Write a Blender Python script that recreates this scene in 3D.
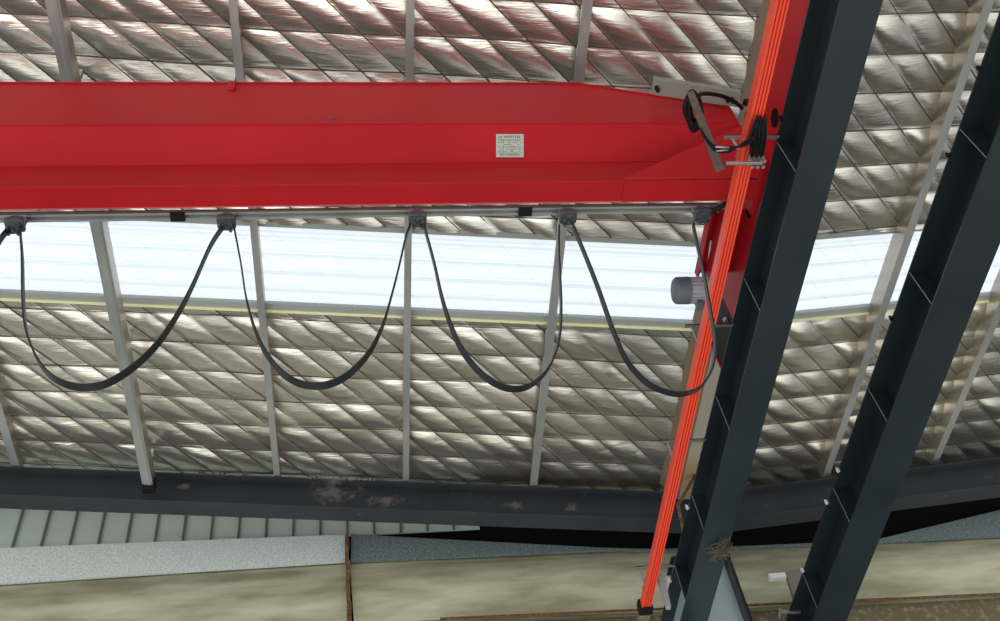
import bpy, math, random
from mathutils import Vector, Matrix
random.seed(4)
S = bpy.context.scene
for o in list(bpy.data.objects): bpy.data.objects.remove(o)
C = S.collection

# ---------------------------------------------------------------- camera
PITCH, YAW, ROLL, FPX, CX, CY = 0.897597, 0.208686, -0.190043, 1097.7, 500.0, 310.5
_cy, _sy, _cp, _sp = math.cos(YAW), math.sin(YAW), math.cos(PITCH), math.sin(PITCH)
FW = Vector((_sy*_cp, _cy*_cp, _sp)); R0 = Vector((_cy, -_sy, 0)); U0 = R0.cross(FW)
RT = math.cos(ROLL)*R0 + math.sin(ROLL)*U0; UP = -math.sin(ROLL)*R0 + math.cos(ROLL)*U0
cam = bpy.data.cameras.new('camera'); co = bpy.data.objects.new('camera', cam); C.objects.link(co)
cam.sensor_width = 36; cam.lens = FPX/1000*36; cam.clip_end = 200
co.matrix_world = Matrix(((RT.x, UP.x, -FW.x, 0), (RT.y, UP.y, -FW.y, 0), (RT.z, UP.z, -FW.z, 0), (0, 0, 0, 1)))
S.camera = co

# ---------------------------------------------------------------- world, light, exposure
S.view_settings.view_transform = 'Standard'; S.view_settings.look = 'None'
S.view_settings.gamma = 1; S.view_settings.use_curve_mapping = False
S.view_settings.exposure = 0.75
W = bpy.data.worlds.new('world'); S.world = W; W.use_nodes = True
nt = W.node_tree; nt.nodes.clear()
tc = nt.nodes.new('ShaderNodeTexCoord'); sx = nt.nodes.new('ShaderNodeSeparateXYZ')
nt.links.new(tc.outputs['Generated'], sx.inputs[0])
ad = nt.nodes.new('ShaderNodeMapRange'); ad.inputs[1].default_value = -1; ad.inputs[2].default_value = 1
nt.links.new(sx.outputs['Z'], ad.inputs[0])
cr = nt.nodes.new('ShaderNodeValToRGB'); nt.links.new(ad.outputs[0], cr.inputs[0])
cr.color_ramp.elements[0].position = 0.0; cr.color_ramp.elements[0].color = (1.75, 1.73, 1.64, 1)
cr.color_ramp.elements[1].position = 1.0; cr.color_ramp.elements[1].color = (.60, .64, .68, 1)
for p, c in ((.05, (1.25, 1.23, 1.16, 1)), (.15, (.46, .46, .45, 1)), (.42, (.26, .27, .28, 1)), (.495, (.50, .52, .54, 1)), (.56, (.72, .76, .80, 1))):
    e = cr.color_ramp.elements.new(p); e.color = c
nz = nt.nodes.new('ShaderNodeTexNoise'); nz.inputs['Scale'].default_value = 3.2; nz.inputs['Detail'].default_value = 2
nt.links.new(tc.outputs['Generated'], nz.inputs['Vector'])
mr = nt.nodes.new('ShaderNodeMapRange'); mr.inputs[1].default_value = .35; mr.inputs[2].default_value = .65
mr.inputs[3].default_value = .35; mr.inputs[4].default_value = 1.7
nt.links.new(nz.outputs['Fac'], mr.inputs[0])
# below the horizon: unseen patchy fill, brighter behind the viewer (-Y), dimmed ahead (+Y)
yr = nt.nodes.new('ShaderNodeMapRange'); yr.inputs[1].default_value = -.6; yr.inputs[2].default_value = .62
yr.inputs[3].default_value = 1.08; yr.inputs[4].default_value = .02
nt.links.new(sx.outputs['Y'], yr.inputs[0])
mm = nt.nodes.new('ShaderNodeMath'); mm.operation = 'MULTIPLY'; nt.links.new(mr.outputs[0], mm.inputs[0]); nt.links.new(yr.outputs[0], mm.inputs[1])
xf = nt.nodes.new('ShaderNodeMapRange'); xf.inputs[1].default_value = -.95; xf.inputs[2].default_value = -.15
xf.inputs[3].default_value = 2.1; xf.inputs[4].default_value = 1.0; nt.links.new(sx.outputs['X'], xf.inputs[0])  # extra fill from the left (-X), added to brighten the beam webs
m2 = nt.nodes.new('ShaderNodeMath'); m2.operation = 'MULTIPLY'; nt.links.new(mm.outputs[0], m2.inputs[0]); nt.links.new(xf.outputs[0], m2.inputs[1]); mm = m2
up = nt.nodes.new('ShaderNodeMapRange'); up.inputs[1].default_value = -.02; up.inputs[2].default_value = .06; nt.links.new(sx.outputs['Z'], up.inputs[0])
mz = nt.nodes.new('ShaderNodeMix'); mz.data_type = 'FLOAT'; nt.links.new(up.outputs[0], mz.inputs[0]); nt.links.new(mm.outputs[0], mz.inputs[2]); mz.inputs[3].default_value = 1.0
mx = nt.nodes.new('ShaderNodeVectorMath'); mx.operation = 'SCALE'
nt.links.new(cr.outputs['Color'], mx.inputs[0]); nt.links.new(mz.outputs[0], mx.inputs['Scale'])
bg = nt.nodes.new('ShaderNodeBackground'); bg.inputs['Strength'].default_value = 1.0
nt.links.new(mx.outputs[0], bg.inputs['Color'])
ow = nt.nodes.new('ShaderNodeOutputWorld'); nt.links.new(bg.outputs[0], ow.inputs[0])

# ---------------------------------------------------------------- helpers
def ray(px, py): return FW*FPX + RT*(px-CX) - UP*(py-CY)
def onY(px, py, Y):
    d = ray(px, py); return d*(Y/d.y)
def onZ(px, py, z):
    d = ray(px, py); return d*(z/d.z)
def kk(px, py):
    d = ray(px, py); return d.y/d.z

def mat(name, col, rough=.5, metal=0.0, spec=.5, noise=0.0, nscale=8.0, bump=0.0, bscale=30.0, stretch=(1, 1, 1), col2=None, cpos=(.35, .7), detail=4):
    m = bpy.data.materials.new(name); m.use_nodes = True
    t = m.node_tree; b = t.nodes['Principled BSDF']
    b.inputs['Base Color'].default_value = (*col, 1); b.inputs['Roughness'].default_value = rough
    b.inputs['Metallic'].default_value = metal; b.inputs['Specular IOR Level'].default_value = spec
    g = t.nodes.new('ShaderNodeNewGeometry'); mp = t.nodes.new('ShaderNodeMapping'); mp.inputs['Scale'].default_value = stretch
    t.links.new(g.outputs['Position'], mp.inputs['Vector'])
    if col2:
        n = t.nodes.new('ShaderNodeTexNoise'); n.inputs['Scale'].default_value = nscale; n.inputs['Detail'].default_value = detail
        t.links.new(mp.outputs[0], n.inputs['Vector'])
        r = t.nodes.new('ShaderNodeValToRGB'); r.color_ramp.elements[0].position = cpos[0]; r.color_ramp.elements[1].position = cpos[1]
        r.color_ramp.elements[0].color = (*col, 1); r.color_ramp.elements[1].color = (*col2, 1)
        t.links.new(n.outputs['Fac'], r.inputs[0]); t.links.new(r.outputs[0], b.inputs['Base Color'])
    if bump:
        n2 = t.nodes.new('ShaderNodeTexNoise'); n2.inputs['Scale'].default_value = bscale; n2.inputs['Detail'].default_value = 3
        t.links.new(mp.outputs[0], n2.inputs['Vector'])
        bp = t.nodes.new('ShaderNodeBump'); bp.inputs['Strength'].default_value = 1; bp.inputs['Distance'].default_value = bump
        t.links.new(n2.outputs['Fac'], bp.inputs['Height']); t.links.new(bp.outputs[0], b.inputs['Normal'])
    return m

M = {}
M['red'] = mat('red_paint', (.47, .014, .020), .46, spec=.14, col2=(.42, .012, .018), nscale=1.6, stretch=(.6, 1, 1))
M['redlip'] = mat('red_lip_highlight', (.62, .10, .11), .35)  # paler red: the highlight along the flange lip, painted in
M['dark'] = mat('slate_paint', (.015, .025, .031), .33, col2=(.021, .033, .039), nscale=2.0, bump=.0006, bscale=14)
M['rafter'] = mat('rafter_paint', (.026, .033, .039), .6, spec=.3, col2=(.034, .041, .048), nscale=3)
def add_dust(m, spots):
    t = m.node_tree; b = t.nodes['Principled BSDF']; src = b.inputs['Base Color'].links[0].from_socket
    g = t.nodes.new('ShaderNodeNewGeometry'); n = t.nodes.new('ShaderNodeTexNoise'); n.inputs['Scale'].default_value = 9; n.inputs['Detail'].default_value = 8; n.inputs['Roughness'].default_value = .7
    t.links.new(g.outputs['Position'], n.inputs['Vector']); acc = None
    for c, r in spots:
        mp = t.nodes.new('ShaderNodeMapping'); mp.inputs['Location'].default_value = (-c[0]/r[0], 0, -c[2]/r[1]); mp.inputs['Scale'].default_value = (1/r[0], 0, 1/r[1])
        t.links.new(g.outputs['Position'], mp.inputs['Vector']); l = t.nodes.new('ShaderNodeVectorMath'); l.operation = 'LENGTH'; t.links.new(mp.outputs[0], l.inputs[0])
        q = t.nodes.new('ShaderNodeMapRange'); q.inputs[1].default_value = 0; q.inputs[2].default_value = 1; q.inputs[3].default_value = .24; q.inputs[4].default_value = -.12
        t.links.new(l.outputs['Value'], q.inputs[0])
        if acc is None: acc = q.outputs[0]
        else:
            mxx = t.nodes.new('ShaderNodeMath'); mxx.operation = 'MAXIMUM'; t.links.new(acc, mxx.inputs[0]); t.links.new(q.outputs[0], mxx.inputs[1]); acc = mxx.outputs[0]
    ad = t.nodes.new('ShaderNodeMath'); t.links.new(acc, ad.inputs[0]); t.links.new(n.outputs['Fac'], ad.inputs[1])
    r = t.nodes.new('ShaderNodeMapRange'); r.inputs[1].default_value = .50; r.inputs[2].default_value = .72; r.inputs[4].default_value = .75; t.links.new(ad.outputs[0], r.inputs[0])
    mi = t.nodes.new('ShaderNodeMix'); mi.data_type = 'RGBA'; t.links.new(r.outputs[0], mi.inputs[0]); t.links.new(src, mi.inputs[6]); mi.inputs[7].default_value = (.20, .17, .165, 1)
    t.links.new(mi.outputs[2], b.inputs['Base Color'])
add_dust(M['rafter'], [(onY(332, 492, 8.28), (.38, .22)), (onY(385, 500, 8.28), (.22, .10)), (onY(510, 505, 8.28), (.2, .08)), (onY(185, 486, 8.28), (.12, .06)), (onY(572, 508, 8.28), (.12, .10))])
M['white_edge'] = mat('pale_edge', (.34, .36, .37), .5)
M['black'] = mat('black_rubber', (.009, .009, .010), .6, spec=.2)
M['cable'] = mat('cable_sheath', (.016, .018, .020), .45, spec=.3)
M['orange'] = mat('orange_pvc', (.88, .09, .042), .42)
M['orange_d'] = mat('orange_pvc_groove', (.80, .065, .03), .5)
M['galv'] = mat('galvanised', (.48, .50, .48), .38, .85, col2=(.60, .62, .60), nscale=5)
M['galv_ns'] = mat('purlin_zinc', (.34, .36, .35), .38, .5, col2=(.48, .50, .48), nscale=4, stretch=(1, .3, 1))
M['web'] = mat('purlin_web_reflection', (.42, .38, .31), .35, .75, bump=.003, bscale=5)  # brown tint paints the foil's reflection into the zinc
M['galv_w'] = mat('galvanised_spangle_dim', (.11, .155, .16), .5, .25, col2=(.24, .30, .29), nscale=55, cpos=(.38, .62), detail=6)  # darker copy of the zinc, weaker light on the right painted in
M['galv_l'] = mat('galvanised_spangle_lit', (.55, .63, .61), .5, .2, col2=(.78, .86, .83), nscale=60, cpos=(.38, .62), detail=6)  # brighter copy of the zinc, stronger light on the left painted in
M['concrete'] = mat('beige_coating', (.28, .27, .17), .55, col2=(.54, .53, .38), nscale=2.6, cpos=(.36, .66), bump=.002, bscale=9, stretch=(.45, 1, 2.2), detail=6)
M['brown'] = mat('brown_render', (.17, .135, .075), .8, col2=(.42, .36, .22), nscale=14, cpos=(.52, .8), bump=.01, bscale=18)
M['rust'] = mat('rust_sealant', (.07, .035, .012), .8, col2=(.24, .14, .05), nscale=40)
M['siding'] = mat('siding_paint', (.66, .78, .70), .45)
M['groove'] = mat('siding_groove', (.16, .18, .16), .6)
M['void'] = mat('shadow_black', (.010, .010, .010), .8, spec=.05)  # flat black painted in for shadowed gaps and hollows
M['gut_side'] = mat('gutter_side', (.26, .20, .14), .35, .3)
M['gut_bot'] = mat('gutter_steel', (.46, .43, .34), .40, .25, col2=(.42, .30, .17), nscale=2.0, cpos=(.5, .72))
M['yellow'] = mat('yellow_wool', (.86, .86, .52), .8, bump=.01, bscale=40)
M['trim'] = mat('grey_flashing', (.36, .39, .36), .55, .2)
M['grey'] = mat('grey_enamel', (.27, .27, .23), .5)
M['trolley'] = mat('dull_zinc', (.085, .095, .11), .5, .3, bump=.01, bscale=40)
M['motor'] = mat('motor_paint', (.44, .42, .47), .45)
M['motor_d'] = mat('motor_cowl', (.13, .145, .18), .5)
M['bar'] = mat('brown_bar', (.085, .06, .05), .6, col2=(.14, .10, .08), nscale=20)
M['steel'] = mat('plated_steel', (.42, .40, .37), .35, .7)
M['plate'] = mat('aluminium_plate', (.50, .54, .47), .45, .2)
M['ink'] = mat('plate_ink', (.06, .09, .08), .6)
M['inkred'] = mat('plate_ink_red', (.40, .12, .10), .6)
M['white'] = mat('white_plastic', (.85, .86, .85), .5)
M['straw'] = mat('dry_straw', (.13, .10, .055), .8)
M['pale'] = mat('primer_sheet', (.42, .52, .56), .45, .2)
M['wire'] = mat('seam_wire', (.07, .055, .04), .7)
M['dustpaint'] = mat('dusty_scuff', (.24, .20, .19), .8)

def foil_material():
    m = bpy.data.materials.new('foil_facing'); m.use_nodes = True; t = m.node_tree; b = t.nodes['Principled BSDF']
    b.inputs['Metallic'].default_value = .95; b.inputs['Roughness'].default_value = .30
    g = t.nodes.new('ShaderNodeNewGeometry')
    n = t.nodes.new('ShaderNodeTexNoise'); n.inputs['Scale'].default_value = 2.2
    t.links.new(g.outputs['Position'], n.inputs['Vector'])
    r = t.nodes.new('ShaderNodeValToRGB'); r.color_ramp.elements[0].position = .3; r.color_ramp.elements[1].position = .7
    r.color_ramp.elements[0].color = (.80, .78, .70, 1); r.color_ramp.elements[1].color = (.90, .88, .81, 1)
    t.links.new(n.outputs['Fac'], r.inputs[0]); t.links.new(r.outputs[0], b.inputs['Base Color'])
    hs = []
    for sc, st, am in ((6, (.7, 2.0, 1), .0055), (22, (.25, 3.2, 1), .0020)):
        mp = t.nodes.new('ShaderNodeMapping'); mp.inputs['Scale'].default_value = st; t.links.new(g.outputs['Position'], mp.inputs['Vector'])
        q = t.nodes.new('ShaderNodeTexNoise'); q.inputs['Scale'].default_value = sc; q.inputs['Detail'].default_value = 2; q.inputs['Distortion'].default_value = .6
        t.links.new(mp.outputs[0], q.inputs['Vector'])
        k = t.nodes.new('ShaderNodeMath'); k.operation = 'MULTIPLY'; k.inputs[1].default_value = am; t.links.new(q.outputs['Fac'], k.inputs[0]); hs.append(k)
    a = t.nodes.new('ShaderNodeMath'); t.links.new(hs[0].outputs[0], a.inputs[0]); t.links.new(hs[1].outputs[0], a.inputs[1])
    bp = t.nodes.new('ShaderNodeBump'); bp.inputs['Strength'].default_value = .9; bp.inputs['Distance'].default_value = 1.0
    t.links.new(a.outputs[0], bp.inputs['Height']); t.links.new(bp.outputs[0], b.inputs['Normal'])
    return m
M['foil'] = foil_material()

def skylight_material():
    m = bpy.data.materials.new('frosted_sheet'); m.use_nodes = True; t = m.node_tree; t.nodes.clear()
    o = t.nodes.new('ShaderNodeOutputMaterial'); tr = t.nodes.new('ShaderNodeBsdfTranslucent'); tr.inputs[0].default_value = (.93, .96, 1, 1)
    tp = t.nodes.new('ShaderNodeBsdfTransparent'); tp.inputs[0].default_value = (.95, .97, 1, 1)
    mxs = t.nodes.new('ShaderNodeMixShader'); mxs.inputs[0].default_value = .06
    t.links.new(tr.outputs[0], mxs.inputs[1]); t.links.new(tp.outputs[0], mxs.inputs[2]); t.links.new(mxs.outputs[0], o.inputs[0])
    return m
M['sheet'] = skylight_material()
M['sheet_rib'] = skylight_material(); M['sheet_rib'].node_tree.nodes['Translucent BSDF'].inputs[0].default_value = (.87, .90, .94, 1); M['sheet_rib'].name = 'sheet_lap'
M['wire_pale'] = mat('support_wire', (.9, .9, .9), .5)

class MB:
    def __init__(s): s.v = []; s.f = []; s.mi = []; s.cur = 0
    def poly(s, pts):
        i = len(s.v); s.v += [tuple(p) for p in pts]; s.f.append(tuple(range(i, i+len(pts)))); s.mi.append(s.cur)
    def hexa(s, p):   # p: 8 points, bottom loop 0-3, top loop 4-7
        i = len(s.v); s.v += [tuple(q) for q in p]
        for f in ((3, 2, 1, 0), (4, 5, 6, 7), (0, 1, 5, 4), (1, 2, 6, 5), (2, 3, 7, 6), (3, 0, 4, 7)):
            s.f.append(tuple(i+a for a in f)); s.mi.append(s.cur)
    def box(s, x0, x1, y0, y1, z0, z1, sl=0.0):
        # sl: z rises by sl per metre of x
        s.hexa([(x0, y0, z0+sl*x0), (x1, y0, z0+sl*x1), (x1, y1, z0+sl*x1), (x0, y1, z0+sl*x0),
                (x0, y0, z1+sl*x0), (x1, y0, z1+sl*x1), (x1, y1, z1+sl*x1), (x0, y1, z1+sl*x0)])
    def extr(s, pts, d):  # prism: polygon pts extruded by vector d
        n = len(pts); i = len(s.v); d = Vector(d)
        s.v += [tuple(p) for p in pts] + [tuple(Vector(p)+d) for p in pts]
        s.f.append(tuple(i+a for a in range(n))); s.mi.append(s.cur)
        s.f.append(tuple(i+n+a for a in reversed(range(n)))); s.mi.append(s.cur)
        for a in range(n):
            b = (a+1) % n; s.f.append((i+a, i+n+a, i+n+b, i+b)); s.mi.append(s.cur)
    def tube(s, pts, r, n=10, cap=True):
        pts = [Vector(p) for p in pts]; i = len(s.v); rr = r if isinstance(r, (list, tuple)) else [r]*len(pts)
        t0 = (pts[1]-pts[0]).normalized(); a = Vector((0, 0, 1)) if abs(t0.z) < .9 else Vector((1, 0, 0)); u = t0.cross(a).normalized()
        for j, p in enumerate(pts):
            t = (pts[min(j+1, len(pts)-1)]-pts[max(j-1, 0)]).normalized(); u = (u - t*u.dot(t)).normalized(); w = t.cross(u)
            for q in range(n):
                an = 2*math.pi*q/n; s.v.append(tuple(p+(u*math.cos(an)+w*math.sin(an))*rr[j]))
        for j in range(len(pts)-1):
            for q in range(n):
                s.f.append((i+j*n+q, i+j*n+(q+1) % n, i+(j+1)*n+(q+1) % n, i+(j+1)*n+q)); s.mi.append(s.cur)
        if cap:
            s.f.append(tuple(i+q for q in reversed(range(n)))); s.f.append(tuple(i+(len(pts)-1)*n+q for q in range(n))); s.mi += [s.cur]*2
    def build(s, name, mats, parent=None, off=None, smooth=False, bevel=0.0):
        if not isinstance(mats, (list, tuple)): mats = [mats]
        me = bpy.data.meshes.new(name)
        o3 = Vector(off) if off is not None else (Vector(parent.location) if parent and parent.type == 'EMPTY' else (Vector(parent.parent.location) if parent and parent.parent else Vector((0, 0, 0))))
        me.from_pydata([tuple(Vector(v)-o3) for v in s.v], [], s.f)
        for m in mats: me.materials.append(m)
        for p, k in zip(me.polygons, s.mi): p.material_index = k; p.use_smooth = smooth
        me.validate(); me.update()
        o = bpy.data.objects.new(name, me); C.objects.link(o)
        if parent: o.parent = parent
        else: o.location = o3
        if bevel:
            b = o.modifiers.new('bevel', 'BEVEL'); b.width = bevel; b.segments = 2; b.limit_method = 'ANGLE'
        return o
def thing(name, label, cat, loc, group=None):
    o = bpy.data.objects.new(name, None); C.objects.link(o); o.location = loc; o.empty_display_size = .1
    o['label'] = label; o['category'] = cat
    if group: o['group'] = group
    return o
def tag(o, label, cat, group=None):
    o['label'] = label; o['category'] = cat
    if group: o['group'] = group
    return o
def struct(o, label=None, cat=None):
    o['kind'] = 'structure'
    if label: o['label'] = label; o['category'] = cat
    return o

# ---------------------------------------------------------------- roof geometry constants
SL, SR, XV = -.115, .105, 3.4
def zl(x): return 7.95 + SL*x            # foil plane, left slope
def zr(x): return 7.62 + SR*(x-XV)       # foil plane, right slope
YU, YD = 5.28, 6.12                      # skylight edges
ROW, COL = .355, .3225
PX = [.446 + 1.29*n for n in (-4, -3, -2, -1, 0, 1)]
PXR = [4.93, 6.22]

# ---------------------------------------------------------------- quilted foil ceilings
def foil(x0, x1, y0, y1, zf, xref, name, puff=1.0, ROW=.315, yr=3.2):
    nx, ny = int((x1-x0)/.0225), int((y1-y0)/.0225)
    s = MB(); V = []; F = []
    def h(x, y):
        v = (y-yr)/ROW; u = (x-xref)/COL - v
        wob = .03*math.sin(2.1*x+1.7*y)+.03*math.sin(5.1*y-3*x)
        a = abs(math.sin(math.pi*(u+wob))); b = abs(math.sin(math.pi*(v+wob*.6)))
        ci, cj = math.floor(u+wob), math.floor(v+wob*.6)
        rnd = random.Random(ci*131+cj*17+5).random()
        vf = (v+wob*.6) % 1; bb = math.sin(vf/.42*math.pi/2)**.7 if vf < .42 else math.cos((vf-.42)/.58*math.pi/2)**.75
        hh = (a**.6)*bb*(.013+.018*rnd)*puff
        hh += .010*math.sin(3.3*x+.7)*math.sin(2.3*y)
        hh += .007*math.sin(9*y+4*math.sin(1.3*x)+1.5*x)*math.sin(2.7*x-1.1*y) if y > 6 else 0
        pl = math.sin(math.pi*2*(y*9+.5*math.sin(2.2*x+rnd*6)))*(.0022 if y > 6 else .0010)*(1-.6*b)*rnd
        return hh+pl
    for j in range(ny+1):
        y = y0+(y1-y0)*j/ny
        for i in range(nx+1):
            x = x0+(x1-x0)*i/nx
            V.append((x, y, zf(x)-h(x, y)))
    for j in range(ny):
        for i in range(nx):
            a = j*(nx+1)+i; F.append((a, a+nx+1, a+nx+2, a+1))
    s.v = V; s.f = F; s.mi = [0]*len(F)
    s.cur = 1
    # seam wires along the slope and diagonally
    v0 = math.ceil((y0-yr)/ROW); v1 = math.floor((y1-yr)/ROW)
    for v in range(v0, v1+1):
        y = yr+v*ROW; n = 24
        s.tube([(x0+(x1-x0)*i/n, y - .012*math.sin(2.1*(x0+(x1-x0)*i/n)+1.7*y), zf(x0+(x1-x0)*i/n)-.012) for i in range(n+1)], .0042, 5)
    umin = int((x0-xref)/COL - (y1-yr)/ROW)-1; umax = int((x1-xref)/COL-(y0-yr)/ROW)+1
    for u in range(umin, umax+1):
        pts = []
        for i in range(121):
            y = y0+(y1-y0)*i/120; x = xref + COL*(u+(y-yr)/ROW) - .009*math.sin(2.1*(xref+COL*u)+1.7*y)
            if x0 < x < x1: pts.append((x, y, zf(x)-.012))
        if len(pts) > 2: s.tube(pts, .0042, 5)
    o = s.build(name, [M['foil'], M['wire']], smooth=True)
    return struct(o)
foil(-5.6, 3.06, 2.0, YU-.03, zl, PX[0]-.04, 'ceiling', 1, .315, 7.91*kk(405, 35))
_za = 8.22; foil(-5.6, 3.06, YD+.06, 8.7, zl, PX[0]-.04, 'ceiling', 1, _za*(kk(60, 368)-kk(60, 340)), _za*kk(60, 340))
foil(3.70, 7.9, 1.8, YU-.03, zr, PXR[0]-.05, 'ceiling', 1.7, .335)
foil(3.70, 7.9, YD+.06, 8.7, zr, PXR[0]-.05, 'ceiling', 1.7, .335)

# ---------------------------------------------------------------- skylights: ribbed translucent sheet
def skylight(x0, x1, zf, name):
    s = MB(); n = 60; prof = []
    for i in range(n+1):
        y = YU-.05+(YD-YU+.1)*i/n; ph = (y*5.2) % 1
        prof.append((y, .02*max(0, min(1, (abs(ph-.5)-.32)*9))))
    for a, b in zip(prof, prof[1:]):
        s.poly([(x0, a[0], zf(x0)+.02+a[1]), (x1, a[0], zf(x1)+.02+a[1]), (x1, b[0], zf(x1)+.02+b[1]), (x0, b[0], zf(x0)+.02+b[1])])
    s.cur = 1
    for i in range(5):
        y = YU+.07+i*.1923
        s.poly([(x0, y, zf(x0)+.017), (x1, y, zf(x1)+.017), (x1, y+.010, zf(x1)+.017), (x0, y+.010, zf(x0)+.017)])
    w = struct(s.build(name, [M['sheet'], M['sheet_rib']]))
    s = MB(); x = x0
    while x < x1-1.2:
        xe = x+(YD-YU)*COL/ROW*1.0
        s.tube([(x, YU, zf(x)-.004), (xe, YD, zf(xe)-.004)], .0014, 4); x += COL
    for v in range(15, 18):
        y = .1+v*ROW
        if YU < y < YD: s.tube([(x0, y, zf(x0)-.006), (x1, y, zf(x1)-.006)], .0014, 4)
    o = s.build('support_wires', M['wire_pale'], w); o['kind'] = 'stuff'
    return w
skylight(-5.6, 3.12, zl, 'window_1'); skylight(3.70, 7.9, zr, 'window_2')
def strip(x0, x1, y0, y1, zf, dz0, dz1, m, name):
    s = MB()
    s.hexa([(x0, y0, zf(x0)+dz0), (x1, y0, zf(x1)+dz0), (x1, y1, zf(x1)+dz0), (x0, y1, zf(x0)+dz0),
            (x0, y0, zf(x0)+dz1), (x1, y0, zf(x1)+dz1), (x1, y1, zf(x1)+dz1), (x0, y1, zf(x0)+dz1)])
    return struct(s.build(name, m))
k = 1
for x0, x1, zf in ((-5.6, 3.12, zl), (3.70, 7.9, zr)):
    strip(x0, x1, YU-.05, YU, zf, -.02, .03, M['trim'], 'trim_%d' % k); k += 1
    strip(x0, x1, YD-.01, YD+.06, zf, -.02, .03, M['trim'], 'trim_%d' % k); k += 1
    strip(x0, x1, YD+.055, YD+.085, zf, -.03, .02, M['yellow'], 'trim_%d' % k); k += 1

# outer roof sheeting over the blanket, open only where the skylights are
for x0, x1, zf in ((-14, 3.4, zl), (3.4, 14, zr)):
    for y0, y1 in ((-9, YU-.02), (YD+.03, 10.2)):
        strip(x0, x1, y0, y1, zf, .06, .08, M['trim'], 'ceiling')
strip(-14, -5.6, YU-.02, YD+.03, zl, .06, .08, M['trim'], 'ceiling'); strip(7.9, 14, YU-.02, YD+.03, zr, .06, .08, M['trim'], 'ceiling')
strip(3.12, 3.4, YU-.02, YD+.03, zl, .06, .08, M['trim'], 'ceiling'); strip(3.4, 3.70, YU-.02, YD+.03, zr, .06, .08, M['trim'], 'ceiling')
# ---------------------------------------------------------------- purlins
def purlin(x, zb, w, h, y0, y1, lab, side, tw=False):
    # C section open towards 'side'; bottom flange w wide
    t = thing('roof_purlin', lab, 'purlin', (x, y0, zb), 'galvanised purlins under the foil roof')
    s = MB(); s.box(x-w/2, x+w/2, y0, y1, zb, zb+.004)
    if tw: s.box(x-w/2-.02, x-w/2+.012, y0, y1, zb+.012, zb+.02); s.tube([(x+w/2-.03, y0, zb+.02), (x+w/2-.03, y1, zb+.02)], .03, 12)
    s.build('bottom_flange', M['galv_ns'], t, bevel=.001)
    s = MB(); xe = x+side*w/2
    s.box(min(xe, xe-side*.004), max(xe, xe-side*.004), y0, y1, zb+.004, zb+h)
    s.build('web', M['web'], t)
    s = MB(); xl = x-side*w/2
    s.box(min(xl, xl+side*.003), max(xl, xl+side*.003), y0, y1, zb+.004, zb+.024)
    s.build('lip', M['galv'], t)
    return t
def zpl(x): return 7.80+SL*x
labs = ['galvanised purlin reaching the dark rafter at the far lower left corner',
        'galvanised purlin crossing skylight nearest the left picture edge',
        'wide galvanised purlin with tube, ending in a black cap on the rafter',
        'slim galvanised purlin crossing the skylight right of the capped tube purlin',
        'upright looking galvanised purlin in the middle of the picture',
        'galvanised purlin leaning left, right of the upright middle purlin']
for i, x in enumerate(PX):
    if i == 0: continue
    if i == 2:
        x += .068; zc_ = zpl(x)-.28
        t = purlin(x, zc_, .082, .17, 2.0, 8.14, labs[i], 1, True)
        s = MB(); s.box(x-.062, x+.055, 8.10, 8.185, zc_-.04, zc_+.10); s.build('end_cap', M['black'], t, bevel=.004)
        for yb_ in (2.2, 3.9, 5.2, 6.5, 8.0):
            s = MB(); s.box(x-.02, x+.02, yb_-.02, yb_+.02, zc_+.17, zpl(x)+.10); s.build('hanger', M['galv_ns'], t)
        
    else:
        purlin(x, zpl(x), (.062 if i in (3, 4) else .078), .15, 2.0, 8.3, labs[i] if i != 1 else labs[0], 1)
for x, lab in zip(PXR, ('galvanised purlin on the right roof slope between the two dark runway beams', 'galvanised purlin on the right roof slope beyond the rightmost dark beam')):
    purlin(x-.06, zr(x)-.19, .075, .19, 1.8, 8.3, lab, -1)

# ---------------------------------------------------------------- valley gutter
t = thing('valley_gutter', 'beige brown sheet metal valley gutter running behind the orange rail', 'gutter', (3.4, 2.0, 7.36))
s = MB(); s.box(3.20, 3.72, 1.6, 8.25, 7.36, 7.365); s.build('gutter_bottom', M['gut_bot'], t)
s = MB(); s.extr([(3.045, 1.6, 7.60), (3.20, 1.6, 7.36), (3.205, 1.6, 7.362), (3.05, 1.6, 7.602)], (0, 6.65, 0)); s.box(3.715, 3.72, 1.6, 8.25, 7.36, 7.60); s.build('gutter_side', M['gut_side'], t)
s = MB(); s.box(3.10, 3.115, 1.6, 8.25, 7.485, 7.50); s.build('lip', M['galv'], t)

# ---------------------------------------------------------------- rafters of the portal frame
def rafter(x0, x1, zb, sl, lab):
    t = thing('roof_rafter', lab, 'rafter', ((x0+x1)/2, 8.3, zb+sl*(x0+x1)/2), 'dark portal frame rafters')
    s = MB(); s.box(x0, x1, 8.19, 8.39, zb, zb+.012, sl); s.build('bottom_flange', M['rafter'], t, bevel=.002)
    s = MB(); s.box(x0, x1, 8.285, 8.295, zb+.012, zb+.37, sl); s.build('web', M['rafter'], t)
    s = MB(); s.box(x0, x1, 8.19, 8.39, zb+.37, zb+.382, sl); s.build('top_flange', M['rafter'], t, bevel=.002)
    return t
RL = rafter(-5.6, 3.40, 7.40, SL, 'dark grey rafter sloping down along the bottom left half')
RR = rafter(3.40, 7.9, 7.0-.088*3.4, .088, 'dark grey rafter rising to the right behind the two runway beams')
# crumbs of dust lying on the edge of the left rafter
rnd = random.Random(7)
s = MB()
for i in range(60):
    px = rnd.choice([rnd.uniform(192, 250), rnd.uniform(300, 378)]); x = onY(px, 478, 8.186).x
    s.box(x-.006, x+.006+.01*rnd.random(), 8.183, 8.19, 7.4+SL*x+.372, 7.4+SL*x+.384+.02*rnd.random())
o = s.build('dust_crumbs', M['dustpaint'], RL); o['kind'] = 'stuff'

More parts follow.
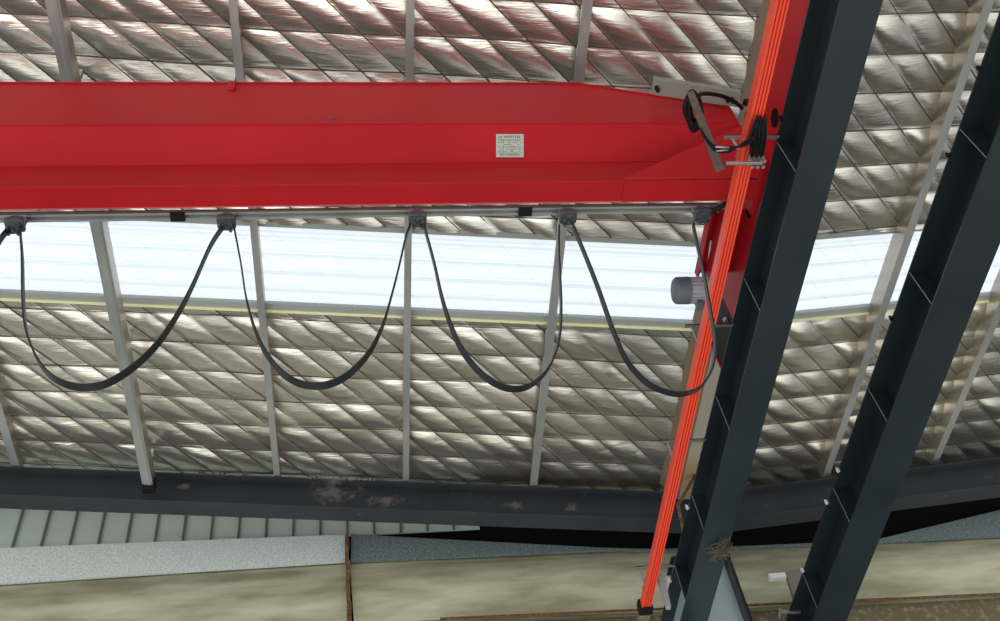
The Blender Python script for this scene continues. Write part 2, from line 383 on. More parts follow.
# ---------------------------------------------------------------- far wall: siding, black sheets for the shaded gap, flashing, beige panels
YW = 8.75
s = MB(); s.box(-6.0, 8.2, 9.25, 9.35, 5.2, 9.6); struct(s.build('wall_back', M['void']))
s = MB(); s.box(-6.0, 8.2, 8.80, 8.84, 7.0, 8.9); struct(s.build('wall_shadow_sheet', M['void']))  # black sheet standing in for the shaded gap below the rafter
xr = onY(480, 530, YW).x
zs = onY(345, 535.5, YW).z; s = MB(); s.box(-6.0, xr, YW, YW+.02, zs, 8.9)
s.cur = 1
x = -5.9; 
while x < xr-.05:
    s.box(x, x+.022, YW-.022, YW, zs, 8.9); x += .273
struct(s.build('wall_siding', [M['siding'], M['groove']]))
def sheet(pix, Y, th, m, name, lab, cat, group=None):
    s = MB(); pts = [onY(a, b, Y) for a, b in pix]
    s.extr(pts, (0, th, 0)); o = s.build(name, m, off=pts[0]); return tag(o, lab, cat, group)
YG = 8.62
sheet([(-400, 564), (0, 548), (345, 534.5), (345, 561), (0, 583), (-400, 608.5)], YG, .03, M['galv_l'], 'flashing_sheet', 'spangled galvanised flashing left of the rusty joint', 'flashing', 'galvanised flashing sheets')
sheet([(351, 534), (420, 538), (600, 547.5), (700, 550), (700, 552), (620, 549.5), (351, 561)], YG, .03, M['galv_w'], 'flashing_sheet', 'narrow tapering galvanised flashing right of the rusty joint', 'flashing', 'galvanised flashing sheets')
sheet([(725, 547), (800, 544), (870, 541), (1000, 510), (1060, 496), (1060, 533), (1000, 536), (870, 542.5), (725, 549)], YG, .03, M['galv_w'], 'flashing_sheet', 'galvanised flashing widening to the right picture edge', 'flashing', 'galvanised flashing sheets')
def curved_panel(tp, bt, Y, m, name, lab, group):
    # tp, bt: top and bottom pixel edge lines (left, right); a shallow bowed sheet
    s = MB(); a, b = onY(*tp[0], Y), onY(*tp[1], Y); c, d = onY(*bt[0], Y), onY(*bt[1], Y); n = 14
    rows = []
    for i in range(n+1):
        f = i/n; l = a.lerp(c, f); r = b.lerp(d, f); bul = .12*math.sin(math.pi*min(1, f*1.02))**.8
        rows.append(((l.x, Y-bul, l.z), (r.x, Y-bul, r.z)))
    for q, w in zip(rows, rows[1:]): s.poly([q[0], q[1], w[1], w[0]])
    for q, w in zip(rows, rows[1:]):
        s.poly([(w[0][0], Y+.06, w[0][2]), (w[1][0], Y+.06, w[1][2]), (q[1][0], Y+.06, q[1][2]), (q[0][0], Y+.06, q[0][2])])
        for e in (0, 1): s.poly([q[e], w[e], (w[e][0], Y+.06, w[e][2]), (q[e][0], Y+.06, q[e][2])])
    o = s.build(name, m, off=a, smooth=False)
    return tag(o, lab, 'panel', group)
curved_panel([(-400, 608), (345, 560)], [(-400, 665), (351, 623)], 8.72, M['concrete'], 'wall_panel', 'bowed beige wall panel left of the rusty vertical joint', 'bowed beige wall panels')
curved_panel([(349, 560), (712, 547)], [(354, 623), (725, 609)], 8.72, M['concrete'], 'wall_panel', 'bowed beige wall panel between the rusty joint and first dark beam', 'bowed beige wall panels')
curved_panel([(712, 547), (1060, 533)], [(725, 609), (1060, 591)], 8.72, M['concrete'], 'wall_panel', 'bowed beige wall panel behind both dark beams at lower right', 'bowed beige wall panels')
s = MB(); p = [onY(345.5, 534, 8.56), onY(349, 534, 8.56), onY(351.5, 640, 8.56), onY(347.5, 640, 8.56)]
pts = []
for e in ((0, 3), (2, 1)):
    for i in range(25):
        q = p[e[0]].lerp(p[e[1]], i/24); pts.append((q.x+rnd.uniform(-.010, .010), q.y, q.z))
s.extr(pts, (0, .08, 0)); tag(s.build('joint_seal', M['rust'], off=p[0]), 'ragged rusty brown vertical joint between the beige panels', 'joint')
s = MB(); s.box(-6, 8.2, 8.79, 8.88, 5.2, onY(1000, 597, 8.68).z+.25); struct(s.build('trim_7', M['brown']))
s = MB(); a, b = onY(440, 617.5, 8.6), onY(1060, 590, 8.6)
s.extr([a, b, (b.x, 8.6, b.z-.012), (a.x, 8.6, a.z-.012)], (0, .03, 0)); struct(s.build('trim_8', M['rust']))

# ---------------------------------------------------------------- runway beams
def runway(x0, x1, yA, yB, stf, clips, lab):
    xm = (x0+x1)/2; zb, zt = 5.5, 5.90
    yE = stf[-1] if x0 < 3 else yB-.02
    t = thing('runway_beam', lab, 'beam', (xm, yA, zb), 'dark runway beams')
    s = MB(); s.box(x0, x1, yA, yB, zb, zb+.014); s.build('bottom_flange', M['dark'], t, bevel=.002)
    s = MB(); s.box(xm-.005, xm+.005, yA, yE, zb+.014, zt-.014); s.build('web', M['dark'], t)
    s = MB(); s.box(xm-.005, xm+.005, yE, yB, zb+.014, zt-.014); o = s.build('end_web', M['pale'], t); o['label'] = 'pale web panel at the column'  # web given the column's pale colour beyond the last stiffener
    s = MB(); s.box(x0, x1, yA, yB, zt-.014, zt); s.build('top_flange', M['dark'], t, bevel=.002)
    s = MB(); s.box(xm-.03, xm+.03, yA, yB, zt, zt+.06); s.build('crane_rail', M['rafter'], t)
    for y in stf:
        s = MB()
        s.box(x0+.006, xm-.005, y-.005, y+.005, zb+.014, zt-.014)
        s.cur = 1; s.box(x0+.004, x0+.007, y-.0055, y-.002, zb+.014, zt-.014)  # edge highlight painted as a thin pale strip
        s.build('stiffener', [M['dark'], M['white_edge']], t)
        s = MB(); s.box(xm+.005, x1-.006, y-.005, y+.005, zb+.014, zt-.014); s.build('stiffener', M['dark'], t)
    for y in clips:
        s = MB(); s.box(x0-.014, x0+.01, y-.012, y+.012, zt-.016, zt+.010); s.tube([(x0-.010, y, zt-.028), (x0-.010, y, zt+.022)], .007, 8)
        s.build('rail_clip', M['white'] if y > 6 else M['black'], t)
    return t
B1 = [5.5*kk(*p) for p in ((793, 174), (757, 313), (727, 432), (702, 532), (684, 603))]
B2 = [5.5*kk(*p) for p in ((979, 160), (932, 306), (888, 424), (851, 524), (819, 610))]
runway(2.66, 2.905, .9, 9.2, B1, [5.9*kk(*p) for p in ((776, 118), (686, 507), (670, 580))], 'dark runway beam beside the orange rail, left of the two')
runway(3.87, 4.185, .9, 9.2, B2, [5.9*kk(*p) for p in ((978, 68), (943, 155), (889, 318), (832, 470), (824, 502), (803, 570))], 'dark runway beam nearest the right picture edge')

# column under the first beam
zt_c = 6.30; yc = 7.86
t = thing('crane_column', 'pale blue steel column with dark edge flange behind the first runway beam', 'column', (3.07, yc+.1, 3.2))
s = MB(); s.box(2.84, 3.32, yc+.10, yc+.11, 3.2, zt_c); s.build('web_plate', M['pale'], t)
s = MB(); s.box(3.32, 3.335, yc, yc+.22, 3.2, zt_c); s.build('flange', M['dark'], t)
s = MB(); s.box(2.825, 2.84, yc, yc+.22, 3.2, zt_c); s.build('flange', M['dark'], t)
s = MB(); s.box(3.345, 3.355, yc-.01, yc+.05, 3.2, zt_c); s.box(3.335, 3.355, yc-.01, yc, 3.2, zt_c); s.build('edge_angle', M['rafter'], t)
s = MB(); s.box(2.80, 3.36, yc-.02, yc+.24, zt_c, zt_c+.015); s.build('cap_plate', M['dark'], t)

# ---------------------------------------------------------------- conductor rail
t = thing('conductor_rail', 'bright orange ridged conductor rail running down beside the first dark beam', 'conductor rail', (2.37, 1.0, 5.6))
xa, xb = 2.338, 2.424; ye = 5.6*kk(649, 609)
s = MB(); s.box(xa, xb, .9, ye, 5.625, 5.665)
s.build('housing', M['orange'], t, bevel=.003)
for i in range(4):
    x = xa+.003+i*.0208; s = MB()
    s.hexa([(x+.003, .9, 5.607), (x+.013, .9, 5.607), (x+.013, ye, 5.607), (x+.003, ye, 5.607), (x, .9, 5.625), (x+.016, .9, 5.625), (x+.016, ye, 5.625), (x, ye, 5.625)])
    s.cur = 1; s.box(x+.0163, x+.0205, .9, ye-.01, 5.622, 5.627)
    s.build('pole_channel', [M['orange'], M['orange_d']], t)
s = MB(); s.box(xa-.003, xa+.004, .9, ye, 5.60, 5.68); s.build('side_lip', M['orange'], t, bevel=.002)
s = MB(); s.box(xa-.02, xb+.012, ye-.02, ye+.07, 5.585, 5.70); s.build('end_cap', M['black'], t, bevel=.008)
s = MB(); s.box(xa-.01, xb+.0, ye+.07, ye+.2, 5.59, 5.66); s.build('feed_box', M['brown'], t, bevel=.006)
for px, py in ((770, 137), (724, 325), (703, 440), (667, 566)):
    y = 5.88*kk(px, py)
    s = MB(); s.box(xa-.03, 2.665, y-.014, y+.014, 5.876, 5.884); s.box(xa-.03, 2.665, y-.014, y-.009, 5.86, 5.884)
    s.tube([(xa+.02, y, 5.66), (xa+.02, y, 5.88)], .010, 8); s.tube([(xb-.01, y, 5.66), (xb-.01, y, 5.88)], .010, 8)
    s.box(xa-.012, xb+.012, y-.02, y+.02, 5.664, 5.672)
    s.build('support_arm', M['steel'], t)

# ---------------------------------------------------------------- bridge girder (box trough on an I-beam)
GZ = 6.0
def gz(k_y, y): return y/k_y
k84, k124, k165, k183, k203 = kk(400, 84), kk(400, 124), kk(400, 164), kk(400, 183.5), kk(400, 204)
yf0, yf1 = GZ*k183, GZ*k203; yw = (yf0+yf1)/2-.005
z1 = yw/k165; y2 = yw-.19; z2 = y2/k124; z3 = y2/k84
XE = 2.66; XT = onY(578, 84, y2).x
G = thing('bridge_girder', 'long red overhead crane girder spanning the picture to the end truck', 'crane girder', (-1, yw, GZ))
zE = onY(742, 108, y2).z  # top at the end
def ytop(x): return z3 if x < XT else z3+(zE-z3)*(x-XT)/(XE-XT)
yb = 2*yw-y2
s = MB()
for x0, x1 in ((-6.0, XT), (XT, XE)):
    for ya, sg in ((y2, 1), (yb, -1)):
        s.hexa([(x0, ya, z2), (x1, ya, z2), (x1, ya+sg*.006, z2), (x0, ya+sg*.006, z2), (x0, ya, ytop(x0)), (x1, ya, ytop(x1)), (x1, ya+sg*.006, ytop(x1)), (x0, ya+sg*.006, ytop(x0))])
s.build('side_web', M['red'], G)
s = MB()
s.extr([(-6, y2, z2), (-6, yw-.006, z1), (-6, yw-.006, z1+.01), (-6, y2+.008, z2+.01)], (XE+6, 0, 0))
s.extr([(-6, yb, z2), (-6, yw+.006, z1), (-6, yw+.006, z1+.01), (-6, yb-.008, z2+.01)], (XE+6, 0, 0))
s.tube([(-6, y2, z2), (XE-.1, y2, z2)], .006, 6)
s.build('sloped_plate', M['red'], G)
s = MB()
for x0, x1 in ((-6.0, XT), (XT, XE)):
    s.hexa([(x0, y2-.01, ytop(x0)), (x1, y2-.01, ytop(x1)), (x1, yb+.01, ytop(x1)), (x0, yb+.01, ytop(x0)), (x0, y2-.01, ytop(x0)+.01), (x1, y2-.01, ytop(x1)+.01), (x1, yb+.01, ytop(x1)+.01), (x0, yb+.01, ytop(x0)+.01)])
s.build('cover_plate', M['red'], G)
s = MB(); s.box(-6, XE, yw-.005, yw+.005, GZ+.012, z1+.02)
s.tube([(-6, yw-.006, z1), (XE-.3, yw-.006, z1)], .007, 6); s.build('beam_web', M['red'], G)
s = MB(); s.box(-6, XE-.05, yf0, yf1, GZ, GZ+.014); s.build('bottom_flange', M['red'], G, bevel=.003)
s = MB(); s.box(-6, XE-.05, yf1-.002, yf1+.006, GZ-.004, GZ+.02); s.build('flange_edge', M['redlip'], G)
# triangular end plate closing the lower corner at the end truck
xs, xt = onZ(624, 184, GZ).x, XE
pa = Vector((xs, yf0-.002, GZ+.016)); pb = Vector((xt, yf0-.002, GZ+.0)); pc = onY(748, 127, y2-.004); 
s = MB()
s.extr([pa, (xt, yf0-.002, GZ+.016), (xt, y2-.006, pc.z), ], (0, -.008, .004))
s.extr([(xs, yf0-.002, GZ-.002), (xt, yf0-.002, GZ-.002), (xt, yf1, GZ-.002), (xs, yf1, GZ-.002)], (0, 0, -.006))
s.build('gusset_plate', M['red'], G)
s = MB(); s.box(XE-.012, XE, y2-.01, yb+.01, GZ, ytop(XE)+.01); s.build('end_plate', M['red'], G)
p = onY(686, 139, y2-.004); s = MB(); s.box(p.x-.004, p.x+.004, y2-.008, y2, p.z-.09, p.z+.09); s.build('weld_seam', M['red'], G)
# small lug on the top edge
p = onY(232, 88, y2-.02); s = MB()
s.box(p.x-.035, p.x+.02, y2-.012, y2, z3-.10, z3+.02); s.box(p.x+.010, p.x+.018, y2-.03, y2, z3-.12, z3+.05)
s.build('top_lug', M['red'], G, bevel=.004)
p = onY(334, 119, y2); s = MB(); s.box(p.x-.012, p.x+.012, y2-.006, y2, p.z-.01, p.z+.01); s.build('paint_chip', M['bar'], G)
# nameplate lies on the sloped plate
n0 = onY(496.5, 135.5, 1)
def on_slope(px, py, lift=.0):
    d = ray(px, py); # plane through (y2,z2)-(yw,z1)
    dy, dz = (yw-.006)-y2, z1-z2; # normal = (0, -dz, dy) sign towards camera
    N = Vector((0, -dz, dy)); t_ = (N.y*y2+N.z*z2)/(N.y*d.y+N.z*d.z); q = d*t_
    Nn = N.normalized(); Nn = Nn if Nn.z < 0 else -Nn
    return q+Nn*lift
def on_s2(u, v, lift):
    return on_slope(496+27.5*u, 134.5+23*v, lift)
NP = None
s = MB(); q4 = [on_s2(*c, .008) for c in ((0, 0), (1, 0), (1, 1), (0, 1))]; dn = on_s2(.5, .5, .012)-on_s2(.5, .5, .008)
s.extr(q4, -dn*1.6); NP = s.build('nameplate', M['plate'], G); NP['label'] = 'small pale metal nameplate with rows of dark print'
s = MB(); r2 = random.Random(3)
def bar_(u0, v0, u1, v1):
    s.poly([on_s2(u0, v0, .0095), on_s2(u1, v0, .0095), on_s2(u1, v1, .0095), on_s2(u0, v1, .0095)])
def glyph(u, v, w, h):
    bar_(u, v, u+w*.9, v+h*.2); bar_(u+w*.35, v, u+w*.55, v+h); bar_(u, v+h*.45, u+w*.9, v+h*.6)
    if r2.random() > .4: bar_(u, v+h*.8, u+w*.9, v+h)
    if r2.random() > .5: bar_(u, v, u+w*.18, v+h)
for i in range(8): glyph(.30+i*.075, .07, .055, .10)
for i in range(2): glyph(.08+i*.08, .10, .055, .09)
for i in range(9): glyph(.14+i*.082, .85, .055, .08)
for rr in range(6):
    v = .26+rr*.095; u = .06
    while u < .92:
        w = .03+.07*r2.random()
        if r2.random() > .3: bar_(u, v, min(u+w, .95), v+.022)
        u += w+.03
bar_(.04, .235, .96, .243); bar_(.04, .81, .96, .818); bar_(.26, .24, .268, .81)
o = s.build('lettering', M['ink'], NP, off=G.location)
s = MB(); bar_(.5, .53, .66, .56); bar_(.52, .63, .68, .66); bar_(.5, .72, .62, .75); s.build('red_lettering', M['inkred'], NP, off=G.location)

# ---------------------------------------------------------------- festoon track, trolleys and cables
YT = GZ*kk(400, 212)
t = thing('festoon_track', 'thin grey festoon rail under the far edge of the red girder', 'rail', (-1, YT, 5.98))
s = MB(); s.box(-6, 2.42, YT-.028, YT+.028, 6.012, 6.018); s.box(-6, 2.42, YT-.028, YT-.024, 5.985, 6.018); s.box(-6, 2.42, YT+.024, YT+.028, 5.985, 6.018)
s.box(-6, 2.42, YT-.028, YT-.012, 5.983, 5.987); s.box(-6, 2.42, YT+.012, YT+.028, 5.983, 5.987)
s.build('channel', M['galv'], t)
for px in (177, 525):
    x = onZ(px, 208, 6.0).x; s = MB(); s.box(x-.045, x+.045, YT-.035, YT+.03, 5.972, 5.983); s.build('joint_clamp', M['black'], t)
TR = [(16, 224), (227, 222), (417, 221), (566, 219), (699, 214)]
names = ['grey festoon trolley at the left picture edge', 'grey festoon trolley left of the slim purlin', 'grey festoon trolley at the middle purlin under the red girder',
         'grey festoon trolley above the left leaning purlin', 'brown grey festoon clamp nearest the orange rail']
TX = []
for (px, py), lab in zip(TR, names):
    x = onZ(px, 216, 5.97).x; TX.append(x); y = YT
    t = thing('festoon_trolley', lab, 'trolley', (x, y, 5.98), 'festoon trolleys')
    s = MB()
    s.box(x-.055, x+.055, y-.022, y-.018, 5.93, 6.005); s.box(x-.055, x+.055, y+.018, y+.022, 5.93, 6.005); s.build('side_plate', M['steel'], t)
    for dx in (-.035, .035):
        s = MB(); s.tube([(x+dx, y-.026, 5.995), (x+dx, y+.026, 5.995)], .014, 12); s.build('roller', M['motor'], t)
    s = MB()  # rounded saddle
    pts = [(x+.058*math.cos(a), y-.045, 5.915+.045*math.sin(a)) for a in [math.pi*i/12 for i in range(13)]] + [(x-.058, y-.045, 5.895), (x+.058, y-.045, 5.895)]
    s.extr(pts, (0, .09, 0)); s.build('saddle', M['trolley'], t, bevel=.012)
    s = MB(); s.box(x-.040, x+.040, y-.04, y+.04, 5.875, 5.885)
    for dx, dy in ((-.03, -.02), (.03, -.02), (-.028, .025), (.028, .025), (0, 0)):
        s.tube([(x+dx, y+dy, 5.845), (x+dx, y+dy, 5.93)], .010, 8)
    s.build('clamp_bolts', M['trolley'], t)
def catmull(P, n=8):
    out = []
    P = [P[0]]+P+[P[-1]]
    for i in range(1, len(P)-2):
        for j in range(n):
            u = j/n; a, b, c, d = P[i-1], P[i], P[i+1], P[i+2]
            out.append(.5*((2*b)+(c-a)*u+(2*a-5*b+4*c-d)*u*u+(3*b-a-3*c+d)*u**3))
    out.append(P[-2]); return out
loops = [
 ([(-200, 232), (-196, 300), (-175, 352), (-140, 382), (-105, 386), (-70, 366), (-40, 325), (-15, 268), (0, 240), (10, 228)], 'black flat cable rising to the trolley at the left picture edge'),
 ([(20, 228), (22.3, 257), (23, 291), (25.4, 325), (33.8, 352), (47, 372.6), (64, 383.5), (84.5, 387.5), (108, 383), (135, 366), (159, 342), (179, 312), (193, 285), (210, 247), (222, 228)], 'leftmost full black festoon cable loop in front of the capped purlin'),
 ([(234, 227), (241, 264), (247, 301.6), (259, 340), (277, 368), (297, 382.5), (320, 386), (340, 380), (356, 368), (371, 350), (383, 325), (390, 301.6), (398, 271), (405, 241), (410, 226)], 'second black festoon cable loop, left of the middle purlin'),
 ([(424, 226), (433.6, 261), (442, 298), (450.5, 325), (462, 350), (479, 371.6), (498, 385), (516, 389), (533, 384), (550, 366), (559, 339), (561, 305), (559, 257), (559, 227)], 'third black festoon cable loop, right of the middle purlin'),
 ([(573, 226), (587.5, 261), (598, 288), (605, 308), (614, 333), (627, 361), (647, 383), (670, 393), (688, 393), (701.6, 386), (712, 368), (715, 342), (711, 315), (705, 281), (697.5, 246), (693, 224)], 'rightmost black festoon cable loop crossing the orange rail'),
]
for li, (pp, lab) in enumerate(loops):
    P = catmull([onY(a, b, YT) for a, b in pp], 8)
    s = MB(); hw, th = .022, .005; i0 = 0; ring = []
    for j, p in enumerate(P):
        tt = (P[min(j+1, len(P)-1)]-P[max(j-1, 0)]).normalized(); nn = Vector((-tt.z, 0, tt.x))
        # slight natural twist so the ribbon is not perfectly square on
        f = j/(len(P)-1); tw = .30*math.sin(2*math.pi*f+li)*math.sin(math.pi*f)
        wd = Vector((0, 1, 0))*math.cos(tw)+nn*math.sin(tw); nv = tt.cross(wd).normalized()
        ring.append([p+wd*hw*a+nv*th*b for a, b in ((-1, -.5), (-.93, -1), (-.35, -1), (-.3, -.75), (-.25, -1), (.25, -1), (.3, -.75), (.35, -1), (.93, -1), (1, -.5), (1, .5), (.93, 1), (.35, 1), (.3, .75), (.25, 1), (-.25, 1), (-.3, .75), (-.35, 1), (-.93, 1), (-1, .5))])
    n = len(ring[0])
    for r_ in ring: s.v += [tuple(q) for q in r_]
    for j in range(len(ring)-1):
        for q in range(n):
            s.f.append((j*n+q, j*n+(q+1) % n, (j+1)*n+(q+1) % n, (j+1)*n+q)); s.mi.append(0)
    s.f.append(tuple(range(n))); s.f.append(tuple((len(ring)-1)*n+q for q in range(n))); s.mi += [0, 0]
    o = s.build('festoon_cable', M['cable'], off=P[0], smooth=False); tag(o, lab, 'cable', 'festoon cable loops')
# lead cable from the last trolley to the end truck
P = catmull([onY(701, 211, YT), onY(712, 211, YT), onY(722, 206, YT-.02), onY(731, 200, YT-.04), onZ(742, 195, 6.0)], 6)
s = MB(); s.tube(P, .018, 10); tag(s.build('lead_cable', M['cable'], off=P[0], smooth=True), 'short thick dark cable between last festoon clamp and orange rail', 'cable')

# ---------------------------------------------------------------- end truck
xl_, xr_ = 2.70, 2.90; zb_, zt_ = 5.965, 6.27; y0_, y1_ = 1.7, 6.18*kk(735, 303)
T = thing('end_truck', 'red box section end truck riding above the first dark beam', 'end carriage', ((xl_+xr_)/2, y0_, zb_))
s = MB(); s.box(xl_, xl_+.01, y0_, y1_, zb_, zt_); s.box(xr_-.01, xr_, y0_, y1_, zb_, zt_); s.box(xl_, xr_, y0_, y1_, zt_-.01, zt_); s.box(xl_, xr_, y0_, y1_-.25, zb_, zb_+.01)
s.build('box_body', M['red'], T, bevel=.002)
ye2 = 6.18*kk(725, 349)
s = MB(); s.box(xl_-.01, xr_, ye2, ye2+.02, zb_-.04, zt_); s.build('end_plate', M['red'], T)
s = MB(); s.box(xl_, xl_+.10, y1_, ye2, zb_+.0, zt_-.01); s.tube([(xl_+.10, y1_+.10, zb_+.05), (xr_-.04, y1_+.10, zb_+.05)], .12, 24); s.build('wheel_and_shade', M['black'], T)  # black box stands in for the shaded hollow at the truck's end
s = MB(); s.tube([(xl_-.01, y1_+.08, zb_+.13), (xl_-.01, y1_+.08, zb_+.10), ], .02, 8); s.build('grease_nipple', M['steel'], T)
for px, py, r in ((775, 118, .062), (749, 210, .055)):
    d = ray(px, py); q = d*(xl_/d.x); s = MB()
    s.tube([(xl_-.004, q.y, q.z), (xl_+.02, q.y, q.z)], r, 24); s.build('inspection_hole', M['void'], T)
# mounting plate for the drive beyond the girder
a, b = onZ(700, 209, 6.25), onZ(690, 272, 6.25)
s = MB()
s.box(2.44, 2.70, a.y, b.y, 6.235, 6.245); s.box(2.44, 2.45, a.y, b.y, 6.16, 6.24); s.box(2.50, 2.512, a.y, b.y, 6.05, 6.24)
s.build('drive_mount', M['red'], T, bevel=.002)
# connection zone of girder and truck: top plate with bolts
s = MB(); s.box(2.66, 2.70, y2-.02, yb+.0, 6.0, 6.30); s.build('joint_plate', M['red'], T, bevel=.004)
for px, py in ((746, 101), (748, 114), (748, 126)):
    p = onY(px, py, y2-.03); s = MB(); s.tube([(p.x, p.y+.03, p.z), (p.x, p.y-.01, p.z)], .022, 6); s.build('bolt', M['black'], T)

# ---------------------------------------------------------------- drive motor
ym = 6.05*kk(705, 290); mx0 = 6.05*(ray(673, 290).x/ray(673, 290).z); zc = 6.05
t = thing('drive_motor', 'grey cylindrical drive motor in front of the skylight beside the orange rail', 'motor', (mx0, ym, zc))
s = MB(); s.tube([(mx0, ym, zc), (mx0+.008, ym, zc), (mx0+.025, ym, zc), (mx0+.115, ym, zc)], [.055, .085, .098, .100], 28); s.build('fan_cowl', M['motor_d'], t, smooth=False, bevel=.003)
s = MB(); s.tube([(mx0+.11, ym, zc), (mx0+.29, ym, zc)], .085, 28)
for i in range(20):
    a = 2*math.pi*i/20
    c, d = math.cos(a), math.sin(a)
    s.hexa([(mx0+.12, ym+c*.08-d*.003, zc+d*.08+c*.003), (mx0+.28, ym+c*.08-d*.003, zc+d*.08+c*.003), (mx0+.28, ym+c*.08+d*.003, zc+d*.08-c*.003), (mx0+.12, ym+c*.08+d*.003, zc+d*.08-c*.003),
            (mx0+.12, ym+c*.097-d*.003, zc+d*.097+c*.003), (mx0+.28, ym+c*.097-d*.003, zc+d*.097+c*.003), (mx0+.28, ym+c*.097+d*.003, zc+d*.097-c*.003), (mx0+.12, ym+c*.097+d*.003, zc+d*.097-c*.003)])
s.build('finned_body', M['motor'], t)
s = MB(); s.tube([(mx0+.285, ym, zc), (mx0+.31, ym, zc), (mx0+.33, ym, zc)], [.10, .10, .07], 24); s.build('gear_flange', M['motor_d'], t)
s = MB(); s.box(mx0+.18, mx0+.30, ym+.06, ym+.13, zc-.06, zc+.05); s.build('terminal_box', M['motor_d'], t, bevel=.006)
s = MB(); s.box(mx0+.16, mx0+.20, ym+.02, ym+.10, zc-.12, zc-.08); s.build('foot', M['motor_d'], t)
s = MB(); s.box(mx0+.24, mx0+.28, ym+.02, ym+.10, zc-.12, zc-.08); s.build('foot', M['motor_d'], t)
P = catmull([Vector((mx0+.21, ym+.06, zc-.09)), Vector((mx0+.26, ym-.02, zc-.11)), Vector((mx0+.30, ym-.08, zc-.08)), Vector((mx0+.31, ym-.11, zc-.04))], 6)
s = MB(); s.tube(P, .010, 8); s.build('power_lead', M['cable'], t, smooth=True)
# chrome valve-like fitting beneath the motor
p = onZ(708, 308, 5.95); t = thing('chrome_fitting', 'small pale metal fitting hanging below the motor beside the orange rail', 'fitting', p)
s = MB(); s.box(p.x-.02, p.x+.03, p.y-.01, p.y+.07, 5.93, 5.97); s.tube([(p.x-.01, p.y+.07, 5.95), (p.x-.03, p.y+.30, 5.95)], .008, 8); s.build('bracket', M['steel'], t)
s = MB(); s.tube([(p.x+.005, p.y+.04, 5.90), (p.x+.005, p.y+.04, 5.94)], .03, 14); s.build('knob', M['plate'], t)
# conduit frame behind the motor
p0, p1 = onZ(711, 240, 6.2), onZ(704, 300, 6.2)
s = MB(); s.tube([p0, p0.lerp(p1, .5), p1], .014, 8); s.tube([p0+Vector((.05, 0, 0)), p1+Vector((.03, .02, 0))], .010, 8)
tag(s.build('conduit_pipe', M['steel'], off=p0, smooth=True), 'thin metal conduit pipes beside the motor at the skylight', 'pipe')

# ---------------------------------------------------------------- electric box on the girder top, behind it
zq = 6.78
A, Bq, Cq, D = onZ(655, 79, zq), onZ(741, 95, zq), onZ(741, 110, zq), onZ(652, 95, zq)
t = thing('electrical_box', 'flat grey electrical box above the tapered red girder end', 'box', A)
yb0, yb1 = A.y, A.y+.12
s = MB(); xA, xB = A.x, Bq.x
dz = 0
s.hexa([(xA, yb0, zq), (xB, yb0+.10, zq), (xB, yb1+.10, zq), (xA, yb1, zq), (xA, yb0, zq+.05), (xB, yb0+.10, zq+.05), (xB, yb1+.10, zq+.05), (xA, yb1, zq+.05)])
s.build('box_body', M['grey'], t, bevel=.004)
for f in (.03, .84, .9):
    x = xA+(xB-xA)*f; y = yb1+.10*f-.06
    s = MB(); s.tube([(x, y, zq), (x, y, zq-.05)], .016, 10); s.build('cable_gland', M['black'], t)

# ---------------------------------------------------------------- current collector and its bar
def zp(px, py, z): return onZ(px, py, z)
zc0 = 5.56
t = thing('collector_arm', 'brown grey diagonal bar with black cable coil at the girder end', 'collector arm', zp(690, 92, zc0))
a, b = zp(690.5, 92, zc0), zp(721, 171, zc0-.02)
d = (b-a).normalized(); w = Vector((d.y, -d.x, 0)).normalized()*.030
s = MB(); s.hexa([a-w*.7, a+w*.7, b+w, b-w, a-w*.7+Vector((0, 0, .012)), a+w*.7+Vector((0, 0, .012)), b+w+Vector((0, 0, .012)), b-w+Vector((0, 0, .012))])
e = Vector((0, 0, .05)); s.hexa([a+w*.55, a+w*.7, b+w, b+w*.8, a+w*.55+e, a+w*.7+e, b+w+e, b+w*.8+e]); s.build('angle_bar', M['bar'], t, bevel=.002)
s = MB(); r3 = random.Random(9)
for q in range(11):
    cx_, cy_ = 692+4*r3.random(), 108+7*r3.random(); rx, ry = 4+4*r3.random(), 11+7*r3.random(); z = zc0+.03+.012*q
    P = [zp(cx_+rx*math.cos(an)+an*.0, cy_+ry*math.sin(an)+.5*rx*math.cos(an), z) for an in [2*math.pi*i/24 for i in range(25)]]
    s.tube(P, .013, 7)
s.build('cable_coil', M['black'], t, smooth=True)
P = catmull([zp(696, 96, zc0+.05), zp(705, 93.5, zc0+.2), zp(722, 96, zc0+.35), zp(735, 102, zc0+.45), zp(742, 108, zc0+.55)], 6)
s = MB(); s.tube(P, .013, 8); s.build('hose', M['black'], t, smooth=True)
s = MB()
for q in range(3):
    P = catmull([zp(700+q, 128+3*q, zc0-.02), zp(709+q, 142+2*q, zc0-.03), zp(718, 148+2*q, zc0-.03), zp(731, 147+2*q, zc0-.03), zp(744, 146-2*q, zc0-.03), zp(754, 139-q, zc0-.06)], 6)
    s.tube(P, .006, 7)
s.build('wire_bundle', M['black'], t, smooth=True)
s = MB(); P = [zp(715, 147, zc0-.035), zp(729, 147.5, zc0-.035)]; s.tube(P, .007, 7); s.tube([zp(716, 151, zc0-.035), zp(728, 150, zc0-.035)], .006, 7); s.build('bare_terminal', M['steel'], t, smooth=True)
s = MB(); a, b = zp(726, 163, zc0-.05), zp(762, 163.5, zc0-.05); s.box(a.x, b.x, a.y-.009, a.y+.009, zc0-.06, zc0-.045); s.build('cross_rod', M['steel'], t, bevel=.002)
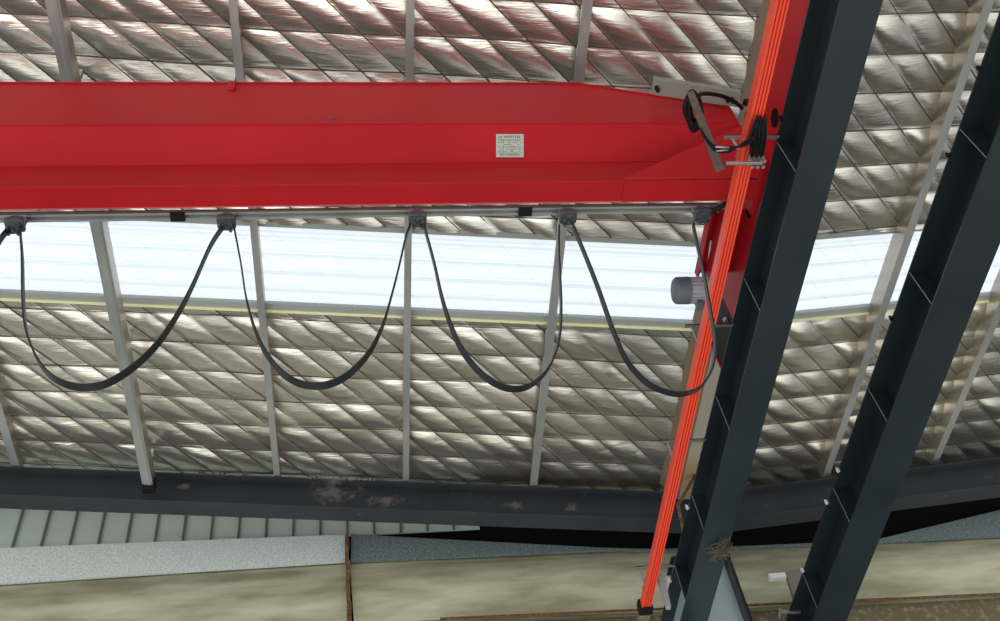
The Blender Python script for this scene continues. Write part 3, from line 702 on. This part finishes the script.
# collector head with brushes over the rail
t = thing('current_collector', 'black current collector head with cable bundle clamped on the orange rail', 'current collector', zp(760, 140, 5.55))
s = MB()
for q in range(13):
    ox = (q-6)*1.5
    P = catmull([zp(762+ox*.45, 115+(q*37%11)*.9, 5.58), zp(759.5+ox*.75, 127, 5.54+.006*(q%3)), zp(758+ox*.85, 141, 5.53+.008*(q%3)), zp(757+ox*.6, 157-(q*23%5), 5.56)], 5)
    s.tube(P, .0062, 6)
s.build('cable_bundle', M['black'], t, smooth=True)
s = MB(); a = zp(759, 136, 5.575); s.box(a.x-.022, a.x+.022, a.y-.10, a.y+.11, 5.57, 5.598); s.build('brush_holder', M['black'], t, bevel=.006)
s = MB(); c = zp(757, 162, 5.56)
for dx in (-.035, 0, .035):
    for dy in (-.02, .02):
        s.tube([(c.x+dx, c.y+dy, 5.53), (c.x+dx, c.y+dy, 5.60)], .011, 8)
s.box(c.x-.05, c.x+.05, c.y-.03, c.y+.03, 5.585, 5.598); s.build('spring_clamp', M['steel'], t)

# ---------------------------------------------------------------- small things at lower right
p = onY(778, 576, 8.3); s = MB(); s.box(p.x-.09, p.x+.075, 8.28, 8.34, p.z-.03, p.z+.025)
tag(s.build('white_tag', M['white'], off=p, bevel=.004), 'small white strip on the beige panel left of the second dark beam', 'strip')
q0, q1 = onY(792, 572, 8.3), onY(799, 612, 8.3)
t = thing('wall_bracket', 'rusty stained bracket between the white strip and second dark beam', 'bracket', q0)
s = MB(); s.extr([onY(786, 571, 8.35), onY(802, 568, 8.35), onY(806, 608, 8.35), onY(797, 608, 8.35)], (0, .05, 0)); s.build('plate', M['dustpaint'], t)
s = MB(); s.tube([onY(781, 612, 8.2), onY(800, 612, 8.2)], .018, 10); s.tube([onY(780, 609, 8.2), onY(780, 618, 8.2)], .014, 8); s.build('pin', M['steel'], t)
s = MB(); s.extr([onY(657, 574, 7.3), onY(664, 573, 7.3), onY(671, 606, 7.3), onY(667, 606, 7.3)], (0, .05, 0))
tag(s.build('pale_strut', M['white_edge'], off=onY(660, 575, 7.3)), 'short pale strut between the orange rail and first dark beam, low down', 'strut')
a, b = onY(678, 505, 7.9), onY(686, 545, 7.9)
s = MB(); s.tube([Vector((3.35, 7.9, 7.40)), a, b, Vector((b.x+.04, 8.3, b.z-.05))], .018, 8); tag(s.build('brace_rod', M['rust'], off=a, smooth=True), 'thin dark brace rod in shadow behind the orange rail', 'rod')
s = MB(); r4 = random.Random(12); c = onZ(719, 548, 5.49)
for i in range(90):
    a = Vector((c.x+r4.gauss(0, .035), c.y+r4.gauss(0, .05), 5.49-r4.random()*.04)); an = r4.uniform(0, 6.28); l = r4.uniform(.03, .11)
    b = a+Vector((math.cos(an)*l, math.sin(an)*l, -r4.random()*.03)); m_ = (a+b)/2+Vector((r4.gauss(0, .01), r4.gauss(0, .01), r4.gauss(0, .01)))
    s.tube([a, m_, b], .0022, 4)
o = tag(s.build('straw_tuft', M['straw'], off=c), 'tuft of dry straw caught under the first dark beam near its column', 'straw'); o['kind'] = 'stuff'
